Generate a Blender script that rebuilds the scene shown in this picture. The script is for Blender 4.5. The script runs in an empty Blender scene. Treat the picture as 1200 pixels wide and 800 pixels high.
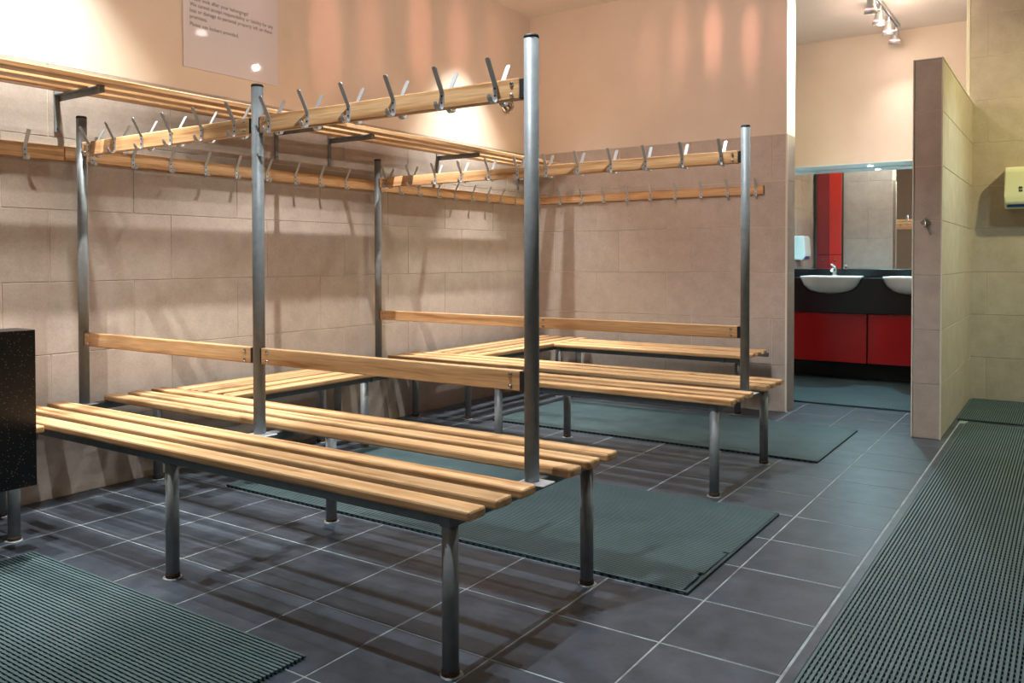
import bpy, bmesh, math, random
from mathutils import Vector, Matrix
random.seed(7)
C = bpy.context.scene.collection
PI = math.pi

# ------------------------------------------------------------------ camera
cam_d = bpy.data.cameras.new('camera'); cam = bpy.data.objects.new('camera', cam_d); C.objects.link(cam)
bpy.context.scene.camera = cam
YAW, PITCH, ROLL, FPX = 0.5875, 0.0182, -0.0015, 971.73
_F = Vector((-math.sin(YAW)*math.cos(PITCH), math.cos(YAW)*math.cos(PITCH), -math.sin(PITCH)))
_R = Vector((math.cos(YAW), math.sin(YAW), 0)); _U = _R.cross(_F)
_R2 = _R*math.cos(ROLL)+_U*math.sin(ROLL); _U2 = _U*math.cos(ROLL)-_R*math.sin(ROLL)
M = Matrix((_R2, _U2, -_F)).transposed().to_4x4(); M.translation = Vector((3.9139, -6.0177, 1.0983))
cam.matrix_world = M
cam_d.sensor_fit = 'HORIZONTAL'; cam_d.sensor_width = 36; cam_d.lens = FPX*36/1200
cam_d.shift_x = -11.07/1200; cam_d.shift_y = -77.85/1200
cam_d.clip_start = 0.05

# ------------------------------------------------------------------ world and exposure
w = bpy.data.worlds.new('world'); bpy.context.scene.world = w; w.use_nodes = True
w.node_tree.nodes['Background'].inputs[0].default_value = (0.5, 0.45, 0.4, 1)
w.node_tree.nodes['Background'].inputs[1].default_value = 0.05
vs = bpy.context.scene.view_settings
vs.view_transform = 'Standard'; vs.look = 'None'; vs.gamma = 1; vs.use_curve_mapping = False
vs.exposure = 0.0

# ------------------------------------------------------------------ lamps (halogen spots on ceiling tracks, wall washers, shower lamp)
def spot(name, loc, aim, power, size=100, blend=0.5, col=(1, .97, .92), rad=.03, scale=None):
    d = bpy.data.lights.new(name, 'SPOT'); d.energy = power; d.spot_size = math.radians(size); d.spot_blend = blend
    d.color = col; d.shadow_soft_size = rad
    o = bpy.data.objects.new(name, d); C.objects.link(o); o.location = loc
    o.rotation_euler = (Vector(aim)-Vector(loc)).to_track_quat('-Z', 'Y').to_euler()
    if scale: o.scale = scale
    return o
COOL = (.90, .97, 1.0); WARM = (1, .80, .62)
TRACK_A = [(2.25, -4.85), (2.25, -4.47), (2.25, -4.06), (2.25, -3.66)]
TRACK_B = [(2.25, -2.83), (2.25, -2.45), (2.25, -2.04), (2.25, -1.65)]
TRACK_W = [(2.60, .81), (2.60, 1.18), (2.60, 1.55), (2.60, 1.90)]
# changing-room tracks: two heads of each do most of the work, so the slat shadows stay crisp
spot('track_spot', (2.33, -4.47, 2.98), (2.30, -4.2, 0), 200, 92, .7, COOL, .012)
spot('track_spot', (2.12, -3.66, 2.98), (2.10, -3.7, 0), 80, 84, .8, COOL, .012)
spot('track_spot', (2.33, -2.45, 2.98), (2.45, -2.1, 0), 150, 106, .6, COOL, .012)
spot('track_spot', (2.12, -1.65, 2.98), (2.10, -1.5, 0), 62, 80, .8, COOL, .012)
for y, k in ((-4.70, 1), (-2.75, 1), (-.72, .85)):
    spot('wall_side_spot', (.64, y, 3.04), (.50, y-(.3 if y > -1 else 0), 0), 320*k, 46, .6, (1, .98, .94), .012, (2.7 if y < -1 else 1.1, 1, 1))
for y, k in ((-4.45, 1), (-2.55, 1), (-.95, .8)):
    spot('wall_side_spot', (1.49, y, 2.98), (0, y-.02, 1.1), 34*k, 42, .7, (1, .98, .93), .014, (2.6, 1, 1))
for y in (-4.12, -1.02):
    spot('wall_washer', (.42, y, 3.08), (.34, y+.05, 0), 310, 76, 1, (.96, 1, .95), .03)
spot('back_wall_spot', (1.6, -1.9, 2.98), (1.35, 0, .9), 34, 50, 1, (1, .97, .95), .03, (1.9, 1, 1))
# washroom: track heads, one lighting the end of the back wall; blue-white downlights in the pelmet
for i, (x, y) in enumerate(TRACK_W):
    spot('washroom_spot', (x, y, 2.98), (x+.2, y-.3, 0), 20, 120, .8, (1, .9, .84), .02)
spot('washroom_spot', (2.66, .60, 2.85), (2.2, .1, 2.55), 120, 84, .9, (.80, 1, .96), .02)
spot('washroom_wall_spot', (2.66, 1.20, 2.90), (2.6, 2.2, 2.6), 9, 120, 1, (1, .74, .58), .05)
spot('pelmet_downlight_lamp', (2.37, 2.02, 1.935), (2.37, 1.80, 0), 120, 140, .6, (.38, .84, 1), .03)
spot('pelmet_downlight_lamp', (1.50, 2.02, 1.935), (1.75, 1.6, 0), 30, 140, .6, (.38, .84, 1), .03)
# shower side
spot('shower_lamp', (4.75, .15, 3.05), (3.6, .6, 1.0), 150, 130, .8, (1, .94, .45), .05)
spot('shower_lamp', (4.5, -.36, 3.0), (3.3, .35, .7), 150, 66, 1, (.70, 1, .90), .05)
spot('shower_lamp', (4.4, -3.0, 3.0), (3.9, -2.8, 0), 70, 100, .9, (.85, 1, .92), .06)
spot('front_fill_spot', (2.2, -7.2, 2.95), (2.0, -3.9, .9), 40, 46, .9, (1, .97, .93), .05)  # unseen fill light added behind the camera to brighten the bench rail fronts
# warm light leaking from the backs of the dichroic lamps, near the ceiling
def glow(loc, power, col=(1, .74, .62), rad=.05):
    d = bpy.data.lights.new('lamp_back_glow', 'POINT'); d.energy = power; d.color = col; d.shadow_soft_size = rad
    o = bpy.data.objects.new('lamp_back_glow', d); C.objects.link(o); o.location = loc
GLOW = (1, .78, .69)
spot('lamp_back_glow', (1.9, -2.2, 2.62), (2.0, 0, 2.95), 56, 144, .8, GLOW, .02)
spot('lamp_back_glow', (1.7, -3.6, 2.62), (0, -3.1, 2.95), 20, 124, .8, GLOW, .02)
spot('lamp_back_glow', (1.5, -1.7, 2.62), (0, -1.6, 2.90), 14, 116, .8, GLOW, .02)
spot('lamp_back_glow', (2.2, -3.4, 2.60), (2.2, -3.2, 3.18), 14, 150, .8, GLOW, .02)
glow((2.6, 1.2, 2.93), 9)
glow((2.85, .95, 3.10), 5, (1, .85, .5))
# pink streaks from the slots at the back of the dichroic reflectors
PINK = (1, .30, .20)
for (y, z, e) in [(-2.35, 2.5, 26), (-1.95, 2.62, 16), (-1.45, 2.7, 26), (-1.0, 2.75, 20), (-.55, 2.8, 10), (-2.9, 2.75, 8)]:
    spot('dichroic_spill', (1.5, y*.9-.15, 3.0), (0, y, z), e*1.2, 19, 1, (1, .40, .30), .02, (.7, 1.7, 1))
for (x, z, e) in [(1.11, 2.72, 16), (1.37, 2.75, 22), (1.64, 2.76, 40), (1.93, 2.70, 32), (2.15, 2.7, 10)]:
    spot('dichroic_spill', (1.9, -1.1, 3.02), (x, 0, z), e*.75, 16, 1, (1, .42, .34), .02, (.6, 2.1, 1))
for (x, z, e) in [(1.95, 2.70, 10), (2.13, 2.62, 12), (2.35, 2.75, 10), (2.6, 2.85, 8), (2.95, 2.75, 10)]:
    spot('dichroic_spill', (2.6, 1.2, 3.02), (x, 2.2, z), e*2.6, 14, 1, (1, .38, .26), .02, (.5, 1.9, 1))

# ------------------------------------------------------------------ materials
def lin(r, g, b):
    f = lambda c: (c/255/12.92) if c/255 <= .04045 else ((c/255+.055)/1.055)**2.4
    return (f(r), f(g), f(b), 1)
def newmat(name):
    m = bpy.data.materials.new(name); m.use_nodes = True
    return m, m.node_tree.nodes, m.node_tree.links, m.node_tree.nodes['Principled BSDF']
def plain(name, col, rough=.5, metal=0, spec=.5, emit=None, coat=0):
    m, n, l, b = newmat(name)
    b.inputs['Base Color'].default_value = col; b.inputs['Roughness'].default_value = rough
    b.inputs['Metallic'].default_value = metal; b.inputs['Specular IOR Level'].default_value = spec
    b.inputs['Coat Weight'].default_value = coat
    if emit: b.inputs['Emission Color'].default_value = emit[0]; b.inputs['Emission Strength'].default_value = emit[1]
    return m
def mottled(name, c1, c2, scale=30, rough=.5, bump=.0, bscale=None, metal=0, rand=0., speck=None, spec=.5, fine=0, detail=6):
    """two-colour noise in world space, optional per-object brightness variation"""
    m, n, l, b = newmat(name)
    g = n.new('ShaderNodeNewGeometry'); tx = n.new('ShaderNodeTexNoise'); tx.inputs['Scale'].default_value = scale
    tx.inputs['Detail'].default_value = detail; tx.inputs['Roughness'].default_value = .65
    l.new(g.outputs['Position'], tx.inputs['Vector'])
    r = n.new('ShaderNodeValToRGB'); r.color_ramp.elements[0].position = .33; r.color_ramp.elements[1].position = .67
    r.color_ramp.elements[0].color = c1; r.color_ramp.elements[1].color = c2
    l.new(tx.outputs['Fac'], r.inputs['Fac']); out = r.outputs['Color']
    if fine:
        t2 = n.new('ShaderNodeTexNoise'); t2.inputs['Scale'].default_value = scale*14; t2.inputs['Detail'].default_value = 3
        l.new(g.outputs['Position'], t2.inputs['Vector'])
        mr = n.new('ShaderNodeMapRange'); mr.inputs[1].default_value = .3; mr.inputs[2].default_value = .7
        mr.inputs[3].default_value = 1-fine; mr.inputs[4].default_value = 1+fine
        l.new(t2.outputs['Fac'], mr.inputs[0])
        mx = n.new('ShaderNodeVectorMath'); mx.operation = 'SCALE'; l.new(out, mx.inputs[0]); l.new(mr.outputs[0], mx.inputs['Scale']); out = mx.outputs[0]
    if rand:
        oi = n.new('ShaderNodeObjectInfo'); mr = n.new('ShaderNodeMapRange')
        mr.inputs[3].default_value = 1-rand; mr.inputs[4].default_value = 1+rand
        l.new(oi.outputs['Random'], mr.inputs[0])
        mx = n.new('ShaderNodeVectorMath'); mx.operation = 'SCALE'; l.new(out, mx.inputs[0]); l.new(mr.outputs[0], mx.inputs['Scale']); out = mx.outputs[0]
    if speck:
        v = n.new('ShaderNodeTexVoronoi'); v.inputs['Scale'].default_value = speck[1]
        l.new(g.outputs['Position'], v.inputs['Vector'])
        lt = n.new('ShaderNodeMath'); lt.operation = 'LESS_THAN'; lt.inputs[1].default_value = speck[2]; l.new(v.outputs['Distance'], lt.inputs[0])
        mx = n.new('ShaderNodeMix'); mx.data_type = 'RGBA'; l.new(lt.outputs[0], mx.inputs[0]); l.new(out, mx.inputs[6]); mx.inputs[7].default_value = speck[0]; out = mx.outputs[2]
    l.new(out, b.inputs['Base Color'])
    b.inputs['Roughness'].default_value = rough; b.inputs['Metallic'].default_value = metal; b.inputs['Specular IOR Level'].default_value = spec
    if bump:
        t3 = n.new('ShaderNodeTexNoise'); t3.inputs['Scale'].default_value = bscale or scale; t3.inputs['Detail'].default_value = 5
        l.new(g.outputs['Position'], t3.inputs['Vector'])
        bp = n.new('ShaderNodeBump'); bp.inputs['Strength'].default_value = bump; bp.inputs['Distance'].default_value = .01
        l.new(t3.outputs['Fac'], bp.inputs['Height']); l.new(bp.outputs[0], b.inputs['Normal'])
    return m
def wood(name, light, dark, mid):
    """oak: grain runs along each piece's local X"""
    m, n, l, b = newmat(name)
    tc = n.new('ShaderNodeTexCoord'); oi = n.new('ShaderNodeObjectInfo')
    cm = n.new('ShaderNodeCombineXYZ')
    ml = n.new('ShaderNodeMath'); ml.operation = 'MULTIPLY'; ml.inputs[1].default_value = 37.
    l.new(oi.outputs['Random'], ml.inputs[0])
    for i in range(3): l.new(ml.outputs[0], cm.inputs[i])
    ad = n.new('ShaderNodeVectorMath'); l.new(tc.outputs['Object'], ad.inputs[0]); l.new(cm.outputs[0], ad.inputs[1])
    mp = n.new('ShaderNodeMapping'); mp.inputs['Scale'].default_value = (1.1, 16, 16); l.new(ad.outputs[0], mp.inputs['Vector'])
    n1 = n.new('ShaderNodeTexNoise'); n1.inputs['Scale'].default_value = 2.2; n1.inputs['Detail'].default_value = 4; n1.inputs['Distortion'].default_value = .6
    l.new(mp.outputs[0], n1.inputs['Vector'])
    wv = n.new('ShaderNodeTexWave'); wv.wave_type = 'RINGS'; wv.rings_direction = 'X'; wv.inputs['Scale'].default_value = .45
    wv.inputs['Distortion'].default_value = 7; wv.inputs['Detail'].default_value = 2.5; wv.inputs['Detail Scale'].default_value = .7
    l.new(mp.outputs[0], wv.inputs['Vector'])
    mp2 = n.new('ShaderNodeMapping'); mp2.inputs['Scale'].default_value = (5, 120, 120); l.new(ad.outputs[0], mp2.inputs['Vector'])
    n2 = n.new('ShaderNodeTexNoise'); n2.inputs['Scale'].default_value = 1.5; n2.inputs['Detail'].default_value = 3; l.new(mp2.outputs[0], n2.inputs['Vector'])
    r = n.new('ShaderNodeValToRGB'); e = r.color_ramp.elements; e[0].color = dark; e[0].position = .25; e[1].color = light; e[1].position = .75
    x = e.new(.45); x.color = mid
    a = n.new('ShaderNodeMath'); a.operation = 'MULTIPLY_ADD'; l.new(wv.outputs['Fac'], a.inputs[0]); a.inputs[1].default_value = .30
    s = n.new('ShaderNodeMath'); s.operation = 'MULTIPLY'; s.inputs[1].default_value = .72; l.new(n1.outputs['Fac'], s.inputs[0]); l.new(s.outputs[0], a.inputs[2])
    l.new(a.outputs[0], r.inputs['Fac'])
    mr = n.new('ShaderNodeMapRange'); mr.inputs[1].default_value = .3; mr.inputs[2].default_value = .7; mr.inputs[3].default_value = .74; mr.inputs[4].default_value = 1.10
    l.new(n2.outputs['Fac'], mr.inputs[0])
    mx = n.new('ShaderNodeVectorMath'); mx.operation = 'SCALE'; l.new(r.outputs['Color'], mx.inputs[0]); l.new(mr.outputs[0], mx.inputs['Scale'])
    mr2 = n.new('ShaderNodeMapRange'); mr2.inputs[3].default_value = .86; mr2.inputs[4].default_value = 1.10; l.new(oi.outputs['Random'], mr2.inputs[0])
    mx2 = n.new('ShaderNodeVectorMath'); mx2.operation = 'SCALE'; l.new(mx.outputs[0], mx2.inputs[0]); l.new(mr2.outputs[0], mx2.inputs['Scale'])
    l.new(mx2.outputs[0], b.inputs['Base Color'])
    b.inputs['Roughness'].default_value = .42; b.inputs['Specular IOR Level'].default_value = .4
    bp = n.new('ShaderNodeBump'); bp.inputs['Strength'].default_value = .12; bp.inputs['Distance'].default_value = .002; l.new(n2.outputs['Fac'], bp.inputs['Height']); l.new(bp.outputs[0], b.inputs['Normal'])
    return m
WOOD = wood('oak_slats', lin(226, 186, 140), lin(164, 114, 70), lin(212, 167, 118))
WOODR = wood('oak_rails', lin(232, 188, 140), lin(170, 118, 74), lin(216, 169, 119))
STEEL = mottled('grey_steel', lin(122, 126, 128), lin(136, 141, 143), 25, .48, metal=.12, spec=.35)
FRAME = mottled('grey_frame', lin(98, 105, 110), lin(112, 119, 124), 25, .45, metal=.4)
ALU = plain('brushed_aluminium', lin(196, 200, 205), .42, .72)
CHROME = plain('chrome', lin(215, 218, 220), .12, 1)
DARK = plain('dark_rubber', lin(28, 28, 30), .6)
SCREW = plain('screw_dark', lin(70, 68, 66), .4, .8)
RUST = mottled('rusty_foot', lin(38, 26, 20), lin(92, 66, 50), 160, .7)
SEAL = mottled('silicone', lin(112, 120, 120), lin(160, 166, 163), 60, .6)
WTILE = mottled('stone_tile', lin(176, 161, 150), lin(191, 177, 166), 9, .48, .05, 60, rand=.035, fine=.07, spec=.35)
WGROUT = plain('wall_grout', lin(214, 202, 184), .8)
PLASTER = mottled('plaster', lin(222, 206, 190), lin(228, 213, 198), 3, .75, .02, 90)
CEIL = mottled('ceiling_paint', lin(220, 210, 202), lin(226, 216, 208), 3, .8)
TRIM = plain('corner_bead', lin(222, 215, 200), .35)
FTILE = mottled('slate_tile', lin(49, 56, 65), lin(70, 77, 87), 9, .38, .06, 45, rand=.09, fine=.07, spec=.35)
FGROUT = mottled('floor_grout', lin(104, 112, 114), lin(166, 174, 176), 7, .7)
MAT = mottled('mat_vinyl', lin(64, 84, 88), lin(76, 96, 100), 6, .5)
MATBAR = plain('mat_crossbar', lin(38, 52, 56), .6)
GRAN = mottled('black_granite', lin(16, 16, 17), lin(26, 25, 25), 40, .22, speck=(lin(120, 114, 104), 110, .145))
COUNTER = mottled('counter_granite', lin(18, 18, 20), lin(28, 28, 31), 60, .25)
RED = plain('red_laminate', lin(176, 20, 22), .18, spec=.5)
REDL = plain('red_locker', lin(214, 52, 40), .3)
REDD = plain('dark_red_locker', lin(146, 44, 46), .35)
BLACK = plain('black_edge', lin(20, 19, 20), .5)
MIRROR = plain('mirror_glass', (.93, .95, .95, 1), .01, 1)
CERAMIC = plain('ceramic', lin(236, 236, 232), .12)
WHITE = plain('white_enamel', lin(228, 232, 228), .35)
CREAM = plain('cream_enamel', lin(226, 226, 196), .35)
BLUE = plain('blue_plastic', lin(24, 70, 150), .3)
PELMET = plain('pelmet_panel', lin(214, 228, 230), .3)
LENS = plain('lamp_lens', (1, .95, .9, 1), .2, emit=((1, .93, .9, 1), 14))
LENSB = plain('downlight_lens', (.9, 1, 1, 1), .2, emit=((.8, .97, 1, 1), 12))
PINKGLASS = plain('dichroic_glass', (1, .5, .5, 1), .2, emit=((1, .45, .5, 1), 1.2))
PAPER = plain('notice_sheet', lin(222, 216, 222), .045, spec=.5)
INK = plain('notice_ink', lin(70, 62, 66), .6)

# ------------------------------------------------------------------ mesh helpers
def bx(bm, x0, x1, y0, y1, z0, z1, mi=0):
    v = [bm.verts.new((x, y, z)) for z in (z0, z1) for y in (y0, y1) for x in (x0, x1)]
    for f in ((0, 2, 3, 1), (4, 5, 7, 6), (0, 1, 5, 4), (2, 6, 7, 3), (0, 4, 6, 2), (1, 3, 7, 5)):
        bm.faces.new([v[i] for i in f]).material_index = mi
def bbox(x0, x1, y0, y1, z0, z1, bev=0, seg=2):
    bm = bmesh.new(); bx(bm, x0, x1, y0, y1, z0, z1)
    if bev: bmesh.ops.bevel(bm, geom=bm.edges[:], offset=bev, segments=seg, profile=.5, affect='EDGES')
    return bm
def lathe(bm, prof, cx=0, cy=0, n=24, axis='z', mi=0, cap=True):
    """prof = [(r, h)...]; axis z, x or y (h measured along it)"""
    rings = []
    for r, h in prof:
        ring = []
        for k in range(n):
            a = 2*PI*k/n; p, q = r*math.cos(a), r*math.sin(a)
            co = {'z': (cx+p, cy+q, h), 'x': (h, cx+p, cy+q), 'y': (cx+p, h, cy+q)}[axis]
            ring.append(bm.verts.new(co))
        rings.append(ring)
    for a, b in zip(rings, rings[1:]):
        for k in range(n):
            f = bm.faces.new((a[k], a[(k+1) % n], b[(k+1) % n], b[k])); f.smooth = True; f.material_index = mi
    if cap:
        bm.faces.new(rings[0][::-1]).material_index = mi; bm.faces.new(rings[-1]).material_index = mi
def tube(bm, pts, r, n=12, mi=0):
    pts = [Vector(p) for p in pts]; rings = []
    for i, p in enumerate(pts):
        t = (pts[min(i+1, len(pts)-1)]-pts[max(i-1, 0)]).normalized()
        up = Vector((0, 0, 1)) if abs(t.z) < .9 else Vector((1, 0, 0))
        a = t.cross(up).normalized(); b = t.cross(a)
        rr = r[i] if isinstance(r, (list, tuple)) else r
        rings.append([bm.verts.new(p+(a*math.cos(2*PI*k/n)+b*math.sin(2*PI*k/n))*rr) for k in range(n)])
    for a, b in zip(rings, rings[1:]):
        for k in range(n):
            f = bm.faces.new((a[k], a[(k+1) % n], b[(k+1) % n], b[k])); f.smooth = True; f.material_index = mi
    bm.faces.new(rings[0][::-1]).material_index = mi; bm.faces.new(rings[-1]).material_index = mi
def mesh(name, bm, mats):
    bmesh.ops.recalc_face_normals(bm, faces=bm.faces[:])
    me = bpy.data.meshes.new(name); bm.to_mesh(me); bm.free()
    for m in (mats if isinstance(mats, (list, tuple)) else [mats]): me.materials.append(m)
    return me
def put(name, me, parent=None, loc=(0, 0, 0), rot=(0, 0, 0)):
    o = bpy.data.objects.new(name, me); C.objects.link(o); o.location = loc; o.rotation_euler = rot
    if parent: o.parent = parent
    return o
def obj(name, bm, mats, parent=None, loc=(0, 0, 0), rot=(0, 0, 0)):
    return put(name, mesh(name, bm, mats), parent, loc, rot)
def tag(o, label, cat, group=None):
    o['label'] = label; o['category'] = cat
    if group: o['group'] = group
    return o
def thing(name, label, cat, loc=(0, 0, 0), rot=(0, 0, 0), group=None):
    o = bpy.data.objects.new(name, None); C.objects.link(o); o.location = loc; o.rotation_euler = rot
    o.empty_display_size = .1
    return tag(o, label, cat, group)
def struct(name, bm, mats, label=None):
    o = obj(name, bm, mats); o['kind'] = 'structure'
    if label: o['label'] = label
    return o
def copy_tree(o, parent=None):
    c = o.copy(); C.objects.link(c)
    if parent: c.parent = parent
    for ch in KIDS.get(o.name, []): copy_tree(ch, c)
    return c
KIDS = {}
def index_kids(root):
    KIDS[root.name] = [o for o in C.objects if o.parent == root]
    for o in KIDS[root.name]: index_kids(o)

# ------------------------------------------------------------------ setting: dimensions
R = 1/3.            # wall tile height
TW = .6157          # wall tile width
G = .3493           # floor tile pitch
GX, GY = 2.9319, -3.8318
ZC = 3.18           # ceiling
XW = 2.202          # end of back wall
YT = 2.20           # washroom rear wall
YR = 1.359          # shower end wall
TILE_CACHE = {}
def tile_mesh(wd, ht, th=.003, ch=.001):
    """a tile lying in local XZ, front facing local -Y (front at y=-th)"""
    k = (round(wd, 3), round(ht, 3))
    if k in TILE_CACHE: return TILE_CACHE[k]
    bm = bmesh.new()
    def q(i, y): return [bm.verts.new(c) for c in ((i, y, i), (wd-i, y, i), (wd-i, y, ht-i), (i, y, ht-i))]
    a, b, c = q(0, .001), q(0, -th+ch), q(ch, -th)
    bm.faces.new(c)
    for u, v in ((a, b), (b, c)):
        for j in range(4): bm.faces.new((u[j], u[(j+1) % 4], v[(j+1) % 4], v[j]))
    me = mesh('tile', bm, WTILE); TILE_CACHE[k] = me
    return me
def clad(parent, origin, ang, length, ztop, joints_even, joints_odd, z0=0., g=.004):
    """rows of wall tiles; local u runs from origin along angle ang; joints given as phase in u"""
    ux, uy = math.cos(ang), math.sin(ang); row = 0; z = z0
    zj = [z0]+[zz for zz in [k*R for k in range(1, 30)] if z0+.02 < zz < ztop-.02]+[ztop]
    for row in range(len(zj)-1):
        ph = joints_even if row % 2 == 0 else joints_odd
        us = [0.]; u = length if ph is None else ph+math.ceil((0-ph)/TW)*TW
        while u < length-.03:
            if u > .03: us.append(u)
            u += TW
        us.append(length)
        for a, b in zip(us, us[1:]):
            o = put('tile', tile_mesh(b-a-g, zj[row+1]-zj[row]-g), parent,
                    (origin[0]+ux*(a+g/2), origin[1]+uy*(a+g/2), zj[row]+g/2), (0, 0, ang))

# floor -------------------------------------------------------------
fl = struct('floor', bbox(-.2, 6.2, -8.2, 3.6, -.1, -.0012), FGROUT, 'dark slate tiled floor with pale grout')
def floor_tile_mesh(wx, wy):
    k = ('f', round(wx, 3), round(wy, 3))
    if k in TILE_CACHE: return TILE_CACHE[k]
    bm = bmesh.new(); c = .0015
    def q(i, z): return [bm.verts.new(p) for p in ((i, i, z), (wx-i, i, z), (wx-i, wy-i, z), (i, wy-i, z))]
    a, b, d = q(0, -.003), q(0, -.0008), q(c, 0)
    bm.faces.new(d)
    for u, v in ((a, b), (b, d)):
        for j in range(4): bm.faces.new((u[j], u[(j+1) % 4], v[(j+1) % 4], v[j]))
    me = mesh('tile', bm, FTILE); TILE_CACHE[k] = me
    return me
gg = .006
xs = [0]+[GX+i*G for i in range(-8, 2)]
for i in range(len(xs)-1):
    for j in range(-4, 16):
        x0, x1 = xs[i], xs[i+1]; y0 = GY+j*G; y1 = y0+G
        if y1 < .05 or x0 > 1.25:
            if y0 < -.02 < y1 and x0 < XW-.05: y1 = -.012
            if y1-y0 < .03: continue
            wob = random.uniform(-.0003, .0003)
            put('tile', floor_tile_mesh(x1-x0-gg, y1-y0-gg), fl, (x0+gg/2, y0+gg/2, wob))
# channel strip beside the long mat, then the shower floor
obj('border_strip', bbox(GX+G+.006, GX+G+.036, -8, .22, -.004, .001, .001, 1), FTILE, fl)
for i in range(3):
    for j in (11, 12):
        put('tile', floor_tile_mesh(.62, G-gg), fl, (GX+G+.045+i*.63, GY+j*G-.02, -.001))

# walls ---------------------------------------------------------------
wl = struct('wall_left', bbox(-.2, 0, -8, 0, 0, 2.0), WGROUT, 'left wall clad in large beige stone tiles')
obj('upper_plaster', bbox(-.2, .003, -8, 0, 2.0, ZC), PLASTER, wl)
yo = -5.3
clad(wl, (0, yo), PI/2, -yo, 2.0, (-3.64-yo) % TW, (-4.05-yo) % TW)      # faces +x
wb = struct('wall_back', bbox(-.2, XW-.008, 0, .2, 0, 2.0), WGROUT, 'back wall clad in large beige stone tiles')
obj('upper_plaster', bbox(-.2, XW-.008, -.003, .203, 2.0, ZC), PLASTER, wb)
clad(wb, (0, 0), 0, XW-.012, 2.0, .655, .245)
clad(wb, (XW-.012, .203), PI, XW-1.34, 2.36, .25, .56)                       # washroom face
clad(wb, (XW-.008, .0), PI/2, .2, 2.0, None, None)                             # narrow end face
t = struct('trim_1', bbox(XW-.013, XW+.001, -.009, .004, 0, 2.0, .002, 1), TRIM, 'pale corner bead at the end of the back wall')
t = struct('trim_2', bbox(XW-.012, XW-.006, -.004, .204, 2.0, ZC, .001, 1), plain('white_bead', lin(240, 238, 228), .4), 'white plaster bead up the end of the back wall')

# partition between changing room and showers
XP1, XP2, YP, ZP = 3.0837, 3.2513, -.4324, 2.319
wp = struct('wall_partition', bbox(XP1+.008, XP2-.008, YP+.008, YR+.10, 0, ZP-.008), WGROUT, 'free-standing tiled partition between the washroom opening and the showers')
clad(wp, (XP1+.008, YP+.008), 0, XP2-XP1-.016, ZP-.004, None, None)
clad(wp, (XP2-.008, YP+.008), PI/2, YR-YP-.008, ZP-.004, .69, .28)
clad(wp, (XP1+.008, YR), -PI/2, YR-YP-.008, ZP-.004, .69, .28)
obj('coping', bbox(XP1, XP2, YP, YR+.10, ZP-.008, ZP, .001, 1), TRIM, wp)
for x in (XP1, XP2-.009):
    obj('corner_bead', bbox(x, x+.009, YP-.001, YP+.008, 0, ZP, .002, 1), TRIM, wp)

# shower end wall
wr = struct('wall_right', bbox(3.225, 6.0, YR, YR+.2, 0, ZC), WGROUT, 'tiled end wall of the shower area')
clad(wr, (3.225, YR), 0, 1.9, ZC, .125, .125+TW/2)
struct('trim_3', bbox(3.2, 3.226, YR-.006, YR+.2, 2.2, ZC, .003, 1), TRIM, 'pale edge bead of the shower end wall')
# washroom shell
ww = struct('wall_washroom', bbox(1.1, 3.6, YT, YT+.2, 0, ZC), PLASTER, 'painted rear wall of the washroom')
w2 = struct('wall_washroom_left', bbox(1.14, 1.335, .2, YT, 0, 2.0), WGROUT)
obj('upper_plaster', bbox(1.14, 1.338, .2, YT, 2.0, ZC), PLASTER, w2)
clad(w2, (1.338, .2), PI/2, YT-.2, 2.36, .3, .6)
struct('wall_washroom_right', bbox(3.45, 3.6, YR+.2, YT, 0, ZC), PLASTER)
# the rest of the shell, behind and beside the camera
struct('wall_front', bbox(-.2, 6.2, -8.2, -8, 0, ZC), PLASTER)
struct('wall_shower_side', bbox(6.0, 6.2, -8, YR+.2, 0, ZC), WTILE)
struct('ceiling', bbox(-.2, 6.2, -8.2, YT+.2, ZC, ZC+.1), CEIL, 'plain painted ceiling')

# ------------------------------------------------------------------ shared pieces
SW, SPITCH, SIN, STH = .074, .1215, .094, .028    # slat width, pitch, first offset from the centre line, thickness
ZF = .432                                          # top of steel frame
def slat_mesh(L, wd=SW, th=STH, bev=.007, mat=WOOD):
    return mesh('slat', bbox(0, L, -wd/2, wd/2, 0, th, bev, 2), mat)
def leg_mesh():
    bm = bmesh.new(); lathe(bm, [(.0225, .012), (.0225, .400)], n=24); return mesh('leg', bm, STEEL)
def foot_mesh():
    bm = bmesh.new(); lathe(bm, [(.0205, .002), (.0245, .004), (.0245, .016), (.0215, .020), (.0215, .026)], n=20); return mesh('foot', bm, RUST)
def seal_mesh():
    bm = bmesh.new(); lathe(bm, [(.032, 0), (.031, .0015), (.026, .003)], n=20)
    for v in bm.verts: v.co.x *= 1+.12*math.sin(v.co.y*90); v.co.y *= 1+.1*math.sin(v.co.x*70)
    return mesh('sealant_ring', bm, SEAL)
LEG, FOOT, SEALM = leg_mesh(), foot_mesh(), seal_mesh()
def add_leg(parent, x, y):
    l_ = put('leg', LEG, parent, (x, y, 0)); put('foot', FOOT, l_); put('sealant_ring', SEALM, l_, rot=(0, 0, random.random()*6))
def strip(bm, path, hw, th, mi=0):
    """flat metal strip in the local (out, z) plane, out = -Y; hw = half widths"""
    n = len(path); rows = []
    for i, (d, z) in enumerate(path):
        a = Vector(path[min(i+1, n-1)])-Vector(path[max(i-1, 0)]); a.normalize(); nx, nz = a.y, -a.x
        rows.append([bm.verts.new((s*hw[i], -(d+nx*k*th/2), z+nz*k*th/2)) for s, k in ((-1, -1), (1, -1), (1, 1), (-1, 1))])
    for a, b in zip(rows, rows[1:]):
        for k in range(4): bm.faces.new((a[k], a[(k+1) % 4], b[(k+1) % 4], b[k])).material_index = mi
    bm.faces.new(rows[0][::-1]).material_index = mi; bm.faces.new(rows[-1]).material_index = mi
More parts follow.
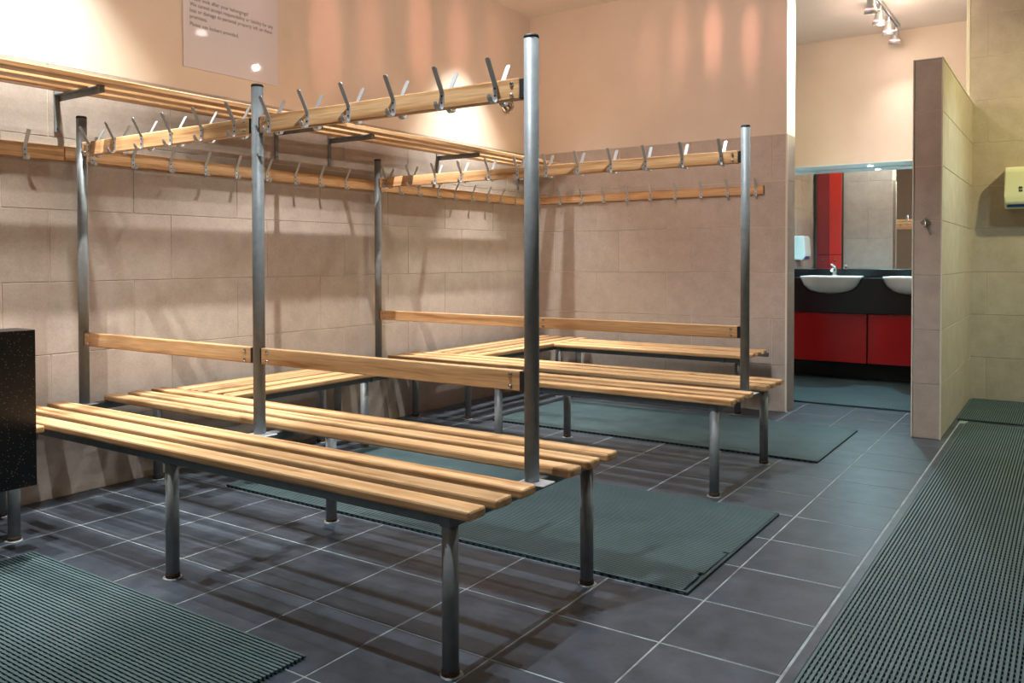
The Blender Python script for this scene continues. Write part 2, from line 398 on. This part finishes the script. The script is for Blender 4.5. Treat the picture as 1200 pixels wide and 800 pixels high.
def hook_mesh():
    bm = bmesh.new()
    path = [(.0425, .094), (.041, .090), (.004, .022), (.002, .016), (.002, -.026), (.005, -.034), (.014, -.038), (.026, -.034), (.033, -.022), (.034, -.014)]
    hw = [.005, .0085, .0085, .0085, .0085, .0085, .0085, .0085, .0085, .0055]
    strip(bm, path, hw, .003)
    for z in (.008, -.014): lathe(bm, [(.0032, -.0036), (.0032, -.0052)], 0, z, 8, 'y', 1)
    return mesh('hook', bm, [ALU, SCREW])
HOOK = hook_mesh()
def bolt_mesh():
    bm = bmesh.new(); lathe(bm, [(.0075, 0), (.0075, -.002), (.005, -.005), (.002, -.006)], n=12, axis='y'); return mesh('bolt', bm, CHROME)
BOLT = bolt_mesh()

# ------------------------------------------------------------------ island benches
def island(name_label, loc, x_left_rail=0):
    """back-to-back island bench, local origin on the floor under the left end post, length along +X"""
    t = thing('island_bench', name_label, 'bench', loc, group='double benches with hook posts')
    S = 1.2405; x0, x1 = -.008, 2.558
    sm = slat_mesh(x1-x0)
    for s in (-1, 1):
        for k in range(3):
            put('slat', sm, t, (x0, s*(SIN+SW/2+k*SPITCH), ZF))
    legx = (0.0, S-.004, 2*S-.018)
    for x in legx:
        obj('crossbar', bbox(x-.02, x+.02, -.392, .392, .398, ZF, .003, 1), FRAME, t)
        for s in (-1, 1): add_leg(t, x, s*.369)
    for s in (-1, 1):
        obj('frame_rail', bbox(-.0, 2*S-.02, s*.369-.02, s*.369+.02, .4005, ZF-.0015, .003, 1), FRAME, t)
    for k in range(3):
        px = k*S
        bm = bmesh.new(); lathe(bm, [(.0225, ZF+.004), (.0225, 1.757)], n=28)
        p = obj('post', bm, STEEL, t, (px, 0, 0))
        bm = bmesh.new(); lathe(bm, [(.0232, 1.755), (.0232, 1.760), (.021, 1.765)], n=28); obj('end_cap', bm, DARK, p)
        obj('base_plate', bbox(-.032, .062, -.034, .034, ZF, ZF+.005, .002, 1), ALU, p)
    for k in range(2):
        a, b = k*S+.026, (k+1)*S-.034
        rm = mesh('backrest_rail', bbox(0, b-a, -.013, .013, -.031, .031, .004, 2), WOODR)
        r = put('backrest_rail', rm, t, (a, 0, .735))
        for xx in (.035, b-a-.035):
            for zz in (.018, -.018): put('bolt', BOLT, r, (xx, -.013, zz))
        h = put('hook_rail', mesh('hook_rail', bbox(0, b-a, -.014, .014, -.032, .032, .004, 2), WOODR), t, (a, 0, 1.610))
        for xx in (.028, b-a-.028):
            for zz in (.016, -.018): put('bolt', BOLT, h, (xx, -.014, zz))
        for j in range(6):
            hx = .09+.207*j+k*S+(.0 if k == 0 else -.005)
            put('hook', HOOK, h, (hx-a, -.014, 0))
            put('hook', HOOK, h, (hx-a, .014, 0), (0, 0, PI))
    # steel tabs that join rails to posts
    for k in range(3):
        for z0, z1 in ((.706, .764), (1.582, 1.638)):
            if k < 2: obj('rail_bracket', bbox(k*S+.018, k*S+.030, -.011, .011, z0, z1), DARK, t)
            if k > 0: obj('rail_bracket', bbox(k*S-.038, k*S-.018, -.012, .012, z0, z1), DARK, t)
    return t
XA, YA, XB, YB = .087, -3.942, .0707, -1.9627
ia = island('nearest slatted double bench with grey hook posts, across the foreground', (XA, YA, 0))
ib = island('second double bench with hook posts, behind the nearest one', (XB, YB, 0))

# ------------------------------------------------------------------ wall benches
def wall_bench(label, loc, rot, L, nslat, legs, wid=.525, group=None):
    """length along local +X, wall side at local y=0, front edge at local y=-wid"""
    t = thing('wall_bench', label, 'bench', loc, rot, 'slatted benches along the walls')
    sm = slat_mesh(L)
    for k in range(nslat):
        put('slat', sm, t, (0, -wid+SW/2+k*(SPITCH+.004), ZF))
    obj('frame_rail', bbox(.01, L-.01, -wid+.03, -wid+.065, .402, ZF-.001, .003, 1), FRAME, t)
    obj('frame_rail', bbox(.01, L-.01, -.06, -.025, .402, ZF-.001, .003, 1), FRAME, t)
    for (x, ys) in legs:
        obj('crossbar', bbox(x-.018, x+.018, -wid+.02, -.012, .400, ZF, .003, 1), FRAME, t)
        for y in ys: add_leg(t, x, y)
    return t
# left wall: local +X -> world +Y would put local -Y at world +X: rotate by +90 degrees
wall_bench('slatted wall bench along the left wall between the two double benches', (.075, -3.515, 0), (0, 0, PI/2), 1.12, 4, [(.12, ()), (.98, (-.425, -.06))])
wall_bench('slatted wall bench on the left wall running into the back corner', (.075, -1.532, 0), (0, 0, PI/2), 1.48, 4, [(.07, (-.36,)), (1.245, (-.38,))])
wall_bench('slatted bench against the back wall, far right of the corner', (.608, -.058, 0), (0, 0, 0), 1.50, 4, [(.03, (-.225,)), (1.325, (-.215,))], wid=.555)
wall_bench('short end of a slatted bench beside the black granite block', (.075, -5.3, 0), (0, 0, PI/2), .925, 4, [(.16, (-.385,)), (.872, (-.385,))])

# ------------------------------------------------------------------ luggage shelves
def shelf(label, y0, y1, brackets):
    t = thing('luggage_shelf', label, 'shelf', (0, y0, 0), (0, 0, 0), 'wooden shelves on the left wall')
    L = y1-y0; sm = slat_mesh(L, .074, .025, .004)
    for xc in (.397, .262, .124): put('slat', sm, t, (xc, 0, 1.862), (0, 0, PI/2))
    for b in brackets:
        bm = bmesh.new()
        bx(bm, .001, .006, -.013, .013, 1.69, 1.965)               # wall bar
        bx(bm, .006, .380, -.013, .013, 1.8585, 1.862)             # top flange
        bx(bm, .006, .380, .009, .013, 1.832, 1.8585)
        bx(bm, .372, .380, -.013, .009, 1.832, 1.8585)
        br = obj('bracket', bm, STEEL, t, (.004, b-y0, 0))
        bm = bmesh.new()
        for z in (1.705, 1.95): lathe(bm, [(.004, .006), (.004, .0085)], 0, z, 10, 'x')
        obj('screw', bm, SCREW, br)
    return t
shelf('slatted wooden luggage shelf on the left wall, nearer one under the notice', -5.6, -2.60, (-4.012, -2.747, -5.25))
shelf('slatted wooden luggage shelf on the left wall, farther one into the corner', -2.597, -.02, (-2.331, -1.263, -.20))

# ------------------------------------------------------------------ wall coat rails
def coat_rail(label, loc, rot, L, hooks):
    t = thing('coat_rail', label, 'coat rail', loc, rot, 'hook rails on the walls')
    put('rail', mesh('rail', bbox(0, L, -.022, 0, -.033, .033, .004, 2), WOODR), t)
    for h in hooks: put('hook', HOOK, t, (h, -.022, -.008), (0, 0, 0))
    return t
coat_rail('oak hook rail on the left wall, nearer length behind the front post', (.0035, -5.6, 1.593), (0, 0, PI/2), 5.6-3.99, [5.6-4.165, 5.6-4.372, 5.6-4.58, 5.6-4.79])
coat_rail('oak hook rail on the left wall, long far length', (.0035, -3.985, 1.595), (0, 0, PI/2), 3.985-.03,
          [3.985+y for y in (-3.86, -3.654, -3.449, -3.241, -3.045, -2.833, -2.625, -2.429, -2.212, -1.90, -1.695, -1.497, -1.288, -1.086, -.873, -.671, -.483, -.272)])
coat_rail('oak hook rail on the back wall', (.03, -.0035, 1.606), (0, 0, 0), 2.005,
          [x-.03 for x in (.11, .317, .523, .730, .945, 1.145, 1.353, 1.561, 1.767, 1.979)])

# ------------------------------------------------------------------ rubber duckboard mats
def mat_obj(label, x0, x1, y0, y1, along, pr=.0135, pc=.031, notches=(), group=None):
    """ribs run along 'x' or 'y' above lower cross bars"""
    bm = bmesh.new(); rw = .0078; cw = .0115
    A0, A1, B0, B1 = (x0, x1, y0, y1) if along == 'x' else (y0, y1, x0, x1)
    nr = int((B1-B0)/pr); nc = int((A1-A0)/pc)
    def box(a0, a1, b0, b1, z0, z1, mi):
        if along == 'x': bx(bm, a0, a1, b0, b1, z0, z1, mi)
        else: bx(bm, b0, b1, a0, a1, z0, z1, mi)
    for i in range(nr+1):
        b = B0+i*pr; a1 = A1
        for n0, n1, cut in notches:
            if n0 < b < n1: a1 = A1-cut
        box(A0, a1, b, b+rw, .004, .0125, 0)
    for j in range(nc+1):
        a = A0+j*pc+.004; box(a, a+cw, B0, B0+nr*pr+rw, .0005, .0098, 1)
    o = obj('duckboard_mat', bm, [MAT, MATBAR])
    return tag(o, label, 'mat', 'ribbed floor mats')
mat_obj('grey ribbed rubber mat at the lower left, in front of the nearest bench', -.0+.685, 2.165, -5.35, -4.47, 'x')
mat_obj('grey ribbed rubber mat lying under and behind the nearest double bench', .50, 2.865, -3.478, -2.455, 'x', notches=((-3.075, -3.05, .028), (-3.325, -3.30, .03), (-3.30, -3.06, .008), (-3.478, -3.325, .014)))
mat_obj('grey ribbed rubber mat by the far wall bench, right corner near the opening', .62, 2.765, -1.43, -.437, 'x')
mat_obj('long grey ribbed mat running along the right side of the floor', 3.325, 4.75, -7.2, .205, 'y')
mat_obj('short greenish mat at the foot of the shower end wall', 3.262, 4.75, .335, 1.33, 'y')
mat_obj('ribbed mat on the washroom floor in front of the basins', 1.75, 3.06, .47, 2.0, 'y')

# ------------------------------------------------------------------ granite block at the left edge
def prism(bm, pts, y0, y1, mi=0):
    a = [bm.verts.new((x, y0, z)) for x, z in pts]; b = [bm.verts.new((x, y1, z)) for x, z in pts]
    bm.faces.new(a[::-1]).material_index = mi; bm.faces.new(b).material_index = mi
    for k in range(len(pts)): bm.faces.new((a[k], a[(k+1) % len(pts)], b[(k+1) % len(pts)], b[k])).material_index = mi
gb = thing('granite_counter', 'black speckled granite counter end at the left edge of the view', 'counter', (.70, -4.94, 0))
obj('front_panel', bbox(.0, .03, -.47, .47, .27, .845, .002, 1), GRAN, gb)
obj('worktop', bbox(-.11, .0, -.47, .47, .815, .845, .002, 1), GRAN, gb)
obj('end_panel', bbox(-.06, .0, .44, .469, .27, .815, .002, 1), GRAN, gb)
for yy in (-.40, -.10):
    bm = bmesh.new(); lathe(bm, [(.02, 0), (.02, .815)], n=16); obj('support_leg', bm, STEEL, gb, (-.09, yy, 0))

# ------------------------------------------------------------------ notice
nt = thing('notice', 'pale acrylic notice with dark lettering high on the left wall', 'notice', (.004, -3.045, 2.121))
obj('panel', bbox(0, .006, -.312, .312, 0, .88, .001, 1), PAPER, nt)
def text_mesh(s):
    cu = bpy.data.curves.new('t', 'FONT'); cu.body = s; cu.size = 1; cu.resolution_u = 2
    o = bpy.data.objects.new('t', cu); C.objects.link(o)
    dg = bpy.context.evaluated_depsgraph_get(); dg.update()
    me = bpy.data.meshes.new_from_object(o.evaluated_get(dg)); bpy.data.objects.remove(o)
    return me
def letter(parent, s, width, height, loc, rot, mat, name='lettering'):
    me = text_mesh(s); xs_ = [v.co.x for v in me.vertices]; x0, x1 = min(xs_), max(xs_); k = width/(x1-x0)
    for v in me.vertices: v.co = Vector(((v.co.x-x0)*k, v.co.y*height, 0))
    me.materials.clear(); me.materials.append(mat)
    return put(name, me, parent, loc, rot)
ROTL = Matrix(((0, 0, 1), (1, 0, 0), (0, 1, 0))).to_euler()     # text x -> +Y, text y -> +Z, faces +X
for s, wd, z in (('Please look after your belongings!', .372, 2.489), ('We cannot accept responsibility or liability for any', .547, 2.4565),
                 ('loss or damage to personal property left on these', .540, 2.424), ('premises.', .106, 2.3915), ('Please use lockers provided.', .307, 2.352)):
    letter(nt, s, wd, .0305, (.0065, -3.317+3.045, z-.009-2.121), ROTL, INK)

# ------------------------------------------------------------------ round bulkhead on the wall above the corner
bl = thing('wall_light', 'small round chrome and glass fitting on the left wall near the corner', 'light fitting', (.003, -.375, 2.372))
bm = bmesh.new(); lathe(bm, [(.068, 0), (.070, .012), (.058, .024)], n=28, axis='x'); obj('base_ring', bm, CHROME, bl)
bm = bmesh.new(); lathe(bm, [(.056, .024), (.050, .044), (.034, .060), (.012, .067)], n=28, axis='x'); obj('dome', bm, plain('smoked_dome', lin(150, 140, 130), .08, .7), bl)
bm = bmesh.new(); lathe(bm, [(.012, .067), (.010, .074)], n=12, axis='x'); obj('knob', bm, CHROME, bl)

# ------------------------------------------------------------------ ceiling tracks with spot heads
def track_light(label, pts, tilt=(.3, -.25)):
    y0, y1 = pts[0][1]-.14, pts[-1][1]+.1; x = pts[0][0]
    t = thing('track_light', label, 'ceiling light', (x, (y0+y1)/2, ZC), group='ceiling spot tracks')
    ym = (y0+y1)/2
    bm = bmesh.new(); bx(bm, -.017, -.006, y0-ym, y1-ym, -.03, 0); bx(bm, .006, .017, y0-ym, y1-ym, -.03, 0); bx(bm, -.006, .006, y0-ym, y1-ym, -.012, 0)
    obj('track', bm, ALU, t)
    for i, (px, py) in enumerate(pts):
        tx, ty = tilt[0]*(1 if i % 2 else .4), tilt[1]
        h = thing_child('spot_head', t, (0, py-ym, -.03), (ty, tx, 0))
    return t
def head_mesh():
    bm = bmesh.new()
    tube(bm, [(0, 0, 0), (0, 0, -.035)], .010, 12)
    lathe(bm, [(.016, -.034), (.024, -.042), (.026, -.075), (.036, -.100), (.041, -.128), (.036, -.126)], n=20, mi=0, cap=False)
    lathe(bm, [(.003, -.1235), (.0365, -.1245)], n=20, mi=1, cap=True)
    lathe(bm, [(.0245, -.0765), (.0375, -.101), (.0375, -.104), (.026, -.076)], n=20, mi=2, cap=False)
    for v in bm.verts: v.co *= 1.25
    return mesh('spot_head', bm, [ALU, LENS, PINKGLASS])
HEAD = head_mesh()
def thing_child(name, parent, loc, rot): return put(name, HEAD, parent, loc, rot)
track_light('ceiling track with four small halogen spots over the washroom opening', TRACK_W, (.15, .25))
track_light('ceiling track with four halogen spots over the nearest double bench', TRACK_A)
track_light('ceiling track with four halogen spots over the farther double bench', TRACK_B)

# ------------------------------------------------------------------ washroom
XL, XR = 1.335, 3.45
van = thing('vanity_unit', 'black granite vanity with red doors along the washroom rear wall', 'vanity', ((XL+XR)/2, 1.98, 0))
ox, oy = (XL+XR)/2, 1.98
def vb(name, x0, x1, y0, y1, z0, z1, m, bev=.002): return obj(name, bbox(x0-ox, x1-ox, y0-oy, y1-oy, z0, z1, bev, 1), m, van)
BAS = (2.085, 2.79)
prof_ = [(1.03, 0), (1.02, -.012), (.91, -.064), (.73, -.110), (.45, -.134), (.15, -.142)]
top = []
for c in BAS: top += [(c-.262*a, .928+z) for a, z in prof_]+[(c+.262*a, .928+z) for a, z in prof_[::-1]]
bm = bmesh.new(); prism(bm, [(x-ox, z) for x, z in [(XR-.002, .618), (XL+.01, .618), (XL+.01, .9295)]+top+[(XR-.002, .9295)]], 1.78-oy, 1.803-oy)
obj('apron', bm, COUNTER, van)
pts = [(XL+.01, 2.185), (XL+.01, 1.804)]
for c in BAS: pts += [(c-.272, 1.804), (c-.272, 1.99), (c+.272, 1.99), (c+.272, 1.804)]
pts += [(XR-.002, 1.804), (XR-.002, 2.185)]
bm = bmesh.new(); a_ = [bm.verts.new((x-ox, y-oy, .905)) for x, y in pts]; b_ = [bm.verts.new((x-ox, y-oy, .930)) for x, y in pts]
bm.faces.new(a_[::-1]); bm.faces.new(b_)
for k in range(len(pts)): bm.faces.new((a_[k], a_[(k+1) % len(pts)], b_[(k+1) % len(pts)], b_[k]))
obj('worktop', bm, COUNTER, van)
vb('upstand', XL+.01, XR-.002, 2.165, 2.192, .930, 1.008, COUNTER)
vb('carcass', XL+.01, XR-.002, 1.83, 2.18, .17, .60, BLACK)
vb('plinth', XL+.01, XR-.002, 2.05, 2.18, .0, .17, BLACK)
xd = [1.70, 2.385, 3.07]
for a, b in zip([1.35]+[1.715, 2.398, 3.085], [1.703, 2.386, 3.073, 3.44]): vb('door', a, b, 1.805, 1.829, .172, .612, RED)
def basin(label, cx):
    t = thing('basin', label, 'basin', (cx, 1.80, .930), group='washroom basins')
    bm = bmesh.new(); n = 32; W, D = .262, .20
    prof = [(1.0, .018), (1.0, .004), (.96, -.01), (.88, -.06), (.70, -.105), (.42, -.128), (.12, -.136)]
    rings = []
    for s, z in prof:
        rings.append([bm.verts.new((W*s*math.copysign(abs(math.cos(a))**.75, math.cos(a)), -.02+D*s*math.copysign(abs(math.sin(a))**.8, math.sin(a)), z)) for a in [2*PI*k/n for k in range(n)]])
    inner = [(.93, .018), (.88, 0), (.75, -.055), (.5, -.09), (.1, -.10)]
    for s, z in inner:
        rings.insert(0, [bm.verts.new((W*s*math.copysign(abs(math.cos(a))**.75, math.cos(a)), -.02+D*s*math.copysign(abs(math.sin(a))**.8, math.sin(a)), z)) for a in [2*PI*k/n for k in range(n)]])
    for a, b in zip(rings, rings[1:]):
        for k in range(n): bm.faces.new((a[k], a[(k+1) % n], b[(k+1) % n], b[k])).smooth = True
    bm.faces.new(rings[0]); bm.faces.new(rings[-1])
    obj('bowl', bm, CERAMIC, t)
    obj('tap_deck', bbox(-.235, .235, .13, .22, .001, .019, .005, 2), CERAMIC, t)
    bm = bmesh.new(); lathe(bm, [(.018, -.0985), (.018, -.096)], 0, -.02, 16); obj('waste', bm, CHROME, t)
    return t
basin('white semi-recessed basin, left one under the mirror', 2.085)
basin('white semi-recessed basin, right one partly hidden by the partition', 2.79)
def tap(label, cx):
    t = thing('mixer_tap', label, 'tap', (cx, 1.965, .949), group='basin taps')
    bm = bmesh.new(); lathe(bm, [(.024, 0), (.024, .006), (.019, .01), (.018, .06), (.014, .072)], n=20); obj('body', bm, CHROME, t)
    bm = bmesh.new(); tube(bm, [(0, 0, .045), (0, -.04, .062), (0, -.09, .060), (0, -.115, .045)], [.015, .014, .012, .011]); obj('spout', bm, CHROME, t)
    bm = bmesh.new(); tube(bm, [(0, .01, .070), (0, 0, .086), (-.01, -.04, .100), (-.015, -.075, .106)], [.017, .015, .009, .007]); obj('lever', bm, CHROME, t)
tap('chrome mixer tap on the left basin', 2.075)
tap('chrome mixer tap on the right basin', 2.79)
mir = obj('mirror', bbox(XL+.012, XR-.01, YT-.008, YT-.001, 1.010, 1.948, 0), MIRROR); tag(mir, 'wide frameless mirror above the basins', 'mirror')
pel = thing('light_pelmet', 'pale shelf-like pelmet with downlights over the washroom mirror', 'pelmet', ((XL+XR)/2, 1.98, 1.95))
obj('panel', bbox(XL+.01-ox, XR-.002-ox, -.12, .218, 0, .012, .002, 1), PELMET, pel)
for x in (2.37, 1.50):
    bm = bmesh.new(); lathe(bm, [(.030, -.004), (.034, 0)], x-ox, .04, 20); d = obj('downlight', bm, CHROME, pel)
    bm = bmesh.new(); lathe(bm, [(.024, -.0045), (.024, -.006)], x-ox, .04, 20); obj('lens', bm, LENSB, d)
# red lockers on the washroom side of the back wall, seen in the mirror
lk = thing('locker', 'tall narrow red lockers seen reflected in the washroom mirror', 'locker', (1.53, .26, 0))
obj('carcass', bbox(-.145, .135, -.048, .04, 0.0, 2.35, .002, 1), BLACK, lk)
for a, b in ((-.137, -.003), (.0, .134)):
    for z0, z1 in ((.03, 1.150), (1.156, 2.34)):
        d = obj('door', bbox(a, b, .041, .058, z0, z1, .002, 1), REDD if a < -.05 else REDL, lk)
        if z0 > 1: continue
        bm = bmesh.new(); lathe(bm, [(.006, .058), (.012, .066), (.012, .074), (.006, .078)], (a+b)/2, z0+.06 if z0 > 1 else z1-.06, 14, 'y'); obj('knob', bm, CHROME, d)
def dryer(label, loc, rot, W, H, D, shell):
    """local: back at y=0, front at y=-D, origin at the bottom centre"""
    t = thing('hand_dryer', label, 'hand dryer', loc, rot, 'hand dryers')
    bm = bmesh.new()
    prof = [(0, .02*H), (-D*.75, .0), (-D*.98, .14*H), (-D, .30*H), (-D*.92, .9*H), (-D*.82, H), (0, H)]
    a = [bm.verts.new((-W/2, y, z)) for y, z in prof]; b = [bm.verts.new((W/2, y, z)) for y, z in prof]
    bm.faces.new(a); bm.faces.new(b[::-1])
    for k in range(len(prof)): bm.faces.new((a[k], b[k], b[(k+1) % len(prof)], a[(k+1) % len(prof)]))
    bmesh.ops.bevel(bm, geom=bm.edges[:], offset=.012, segments=3, profile=.5, affect='EDGES')
    obj('housing', bm, shell, t)
    bm = bmesh.new()
    pts = [(-W*.44, .045*H), (-W*.44, .09*H), (-W*.30, .165*H), (W*.30, .165*H), (W*.44, .09*H), (W*.44, .045*H)]
    a = [bm.verts.new((x, -D*.80-z/H*D*.95-.004, z)) for x, z in pts]; b = [bm.verts.new((x, -D*.80-z/H*D*.95+.02, z)) for x, z in pts]
    bm.faces.new(a); bm.faces.new(b[::-1])
    for k in range(len(pts)): bm.faces.new((a[k], b[k], b[(k+1) % len(pts)], a[(k+1) % len(pts)]))
    obj('nozzle_trim', bm, BLUE, t)
    return t
d1 = dryer('cream hand dryer on the shower end wall at the right edge', (3.625, YR-.004, 1.475), (0, 0, 0), .30, .315, .17, CREAM)
d2 = dryer('white hand dryer on the washroom left wall, seen in the mirror', (1.339, .98, 1.09), (0, 0, PI/2), .24, .27, .12, WHITE)
bm = bmesh.new()
for x0, z0 in ((-.055, .150), (-.055, .128), (-.042, .150), (-.042, .128)): bx(bm, x0, x0+.009, -.1705, -.166, z0, z0+.014)
mk = obj('printed_mark', bm, SCREW, d1)
# robe hook on the partition
rh = thing('robe_hook', 'small chrome robe hook on the end of the partition', 'hook', (3.160, YP-.0005, 1.322))
bm = bmesh.new()
v = [bm.verts.new((x, y, z)) for y in (0, -.004) for x, z in ((-.031, 0), (0, -.031), (.031, 0), (0, .031))]
bm.faces.new(v[:4]); bm.faces.new(v[4:][::-1])
for k in range(4): bm.faces.new((v[k], v[(k+1) % 4], v[4+(k+1) % 4], v[4+k]))
obj('back_plate', bm, CHROME, rh)
bm = bmesh.new(); tube(bm, [(0, -.004, .012), (0, -.02, .002), (0, -.03, -.016), (0, -.042, -.026), (0, -.052, -.016)], [.007, .006, .006, .006, .008]); obj('prong', bm, CHROME, rh)
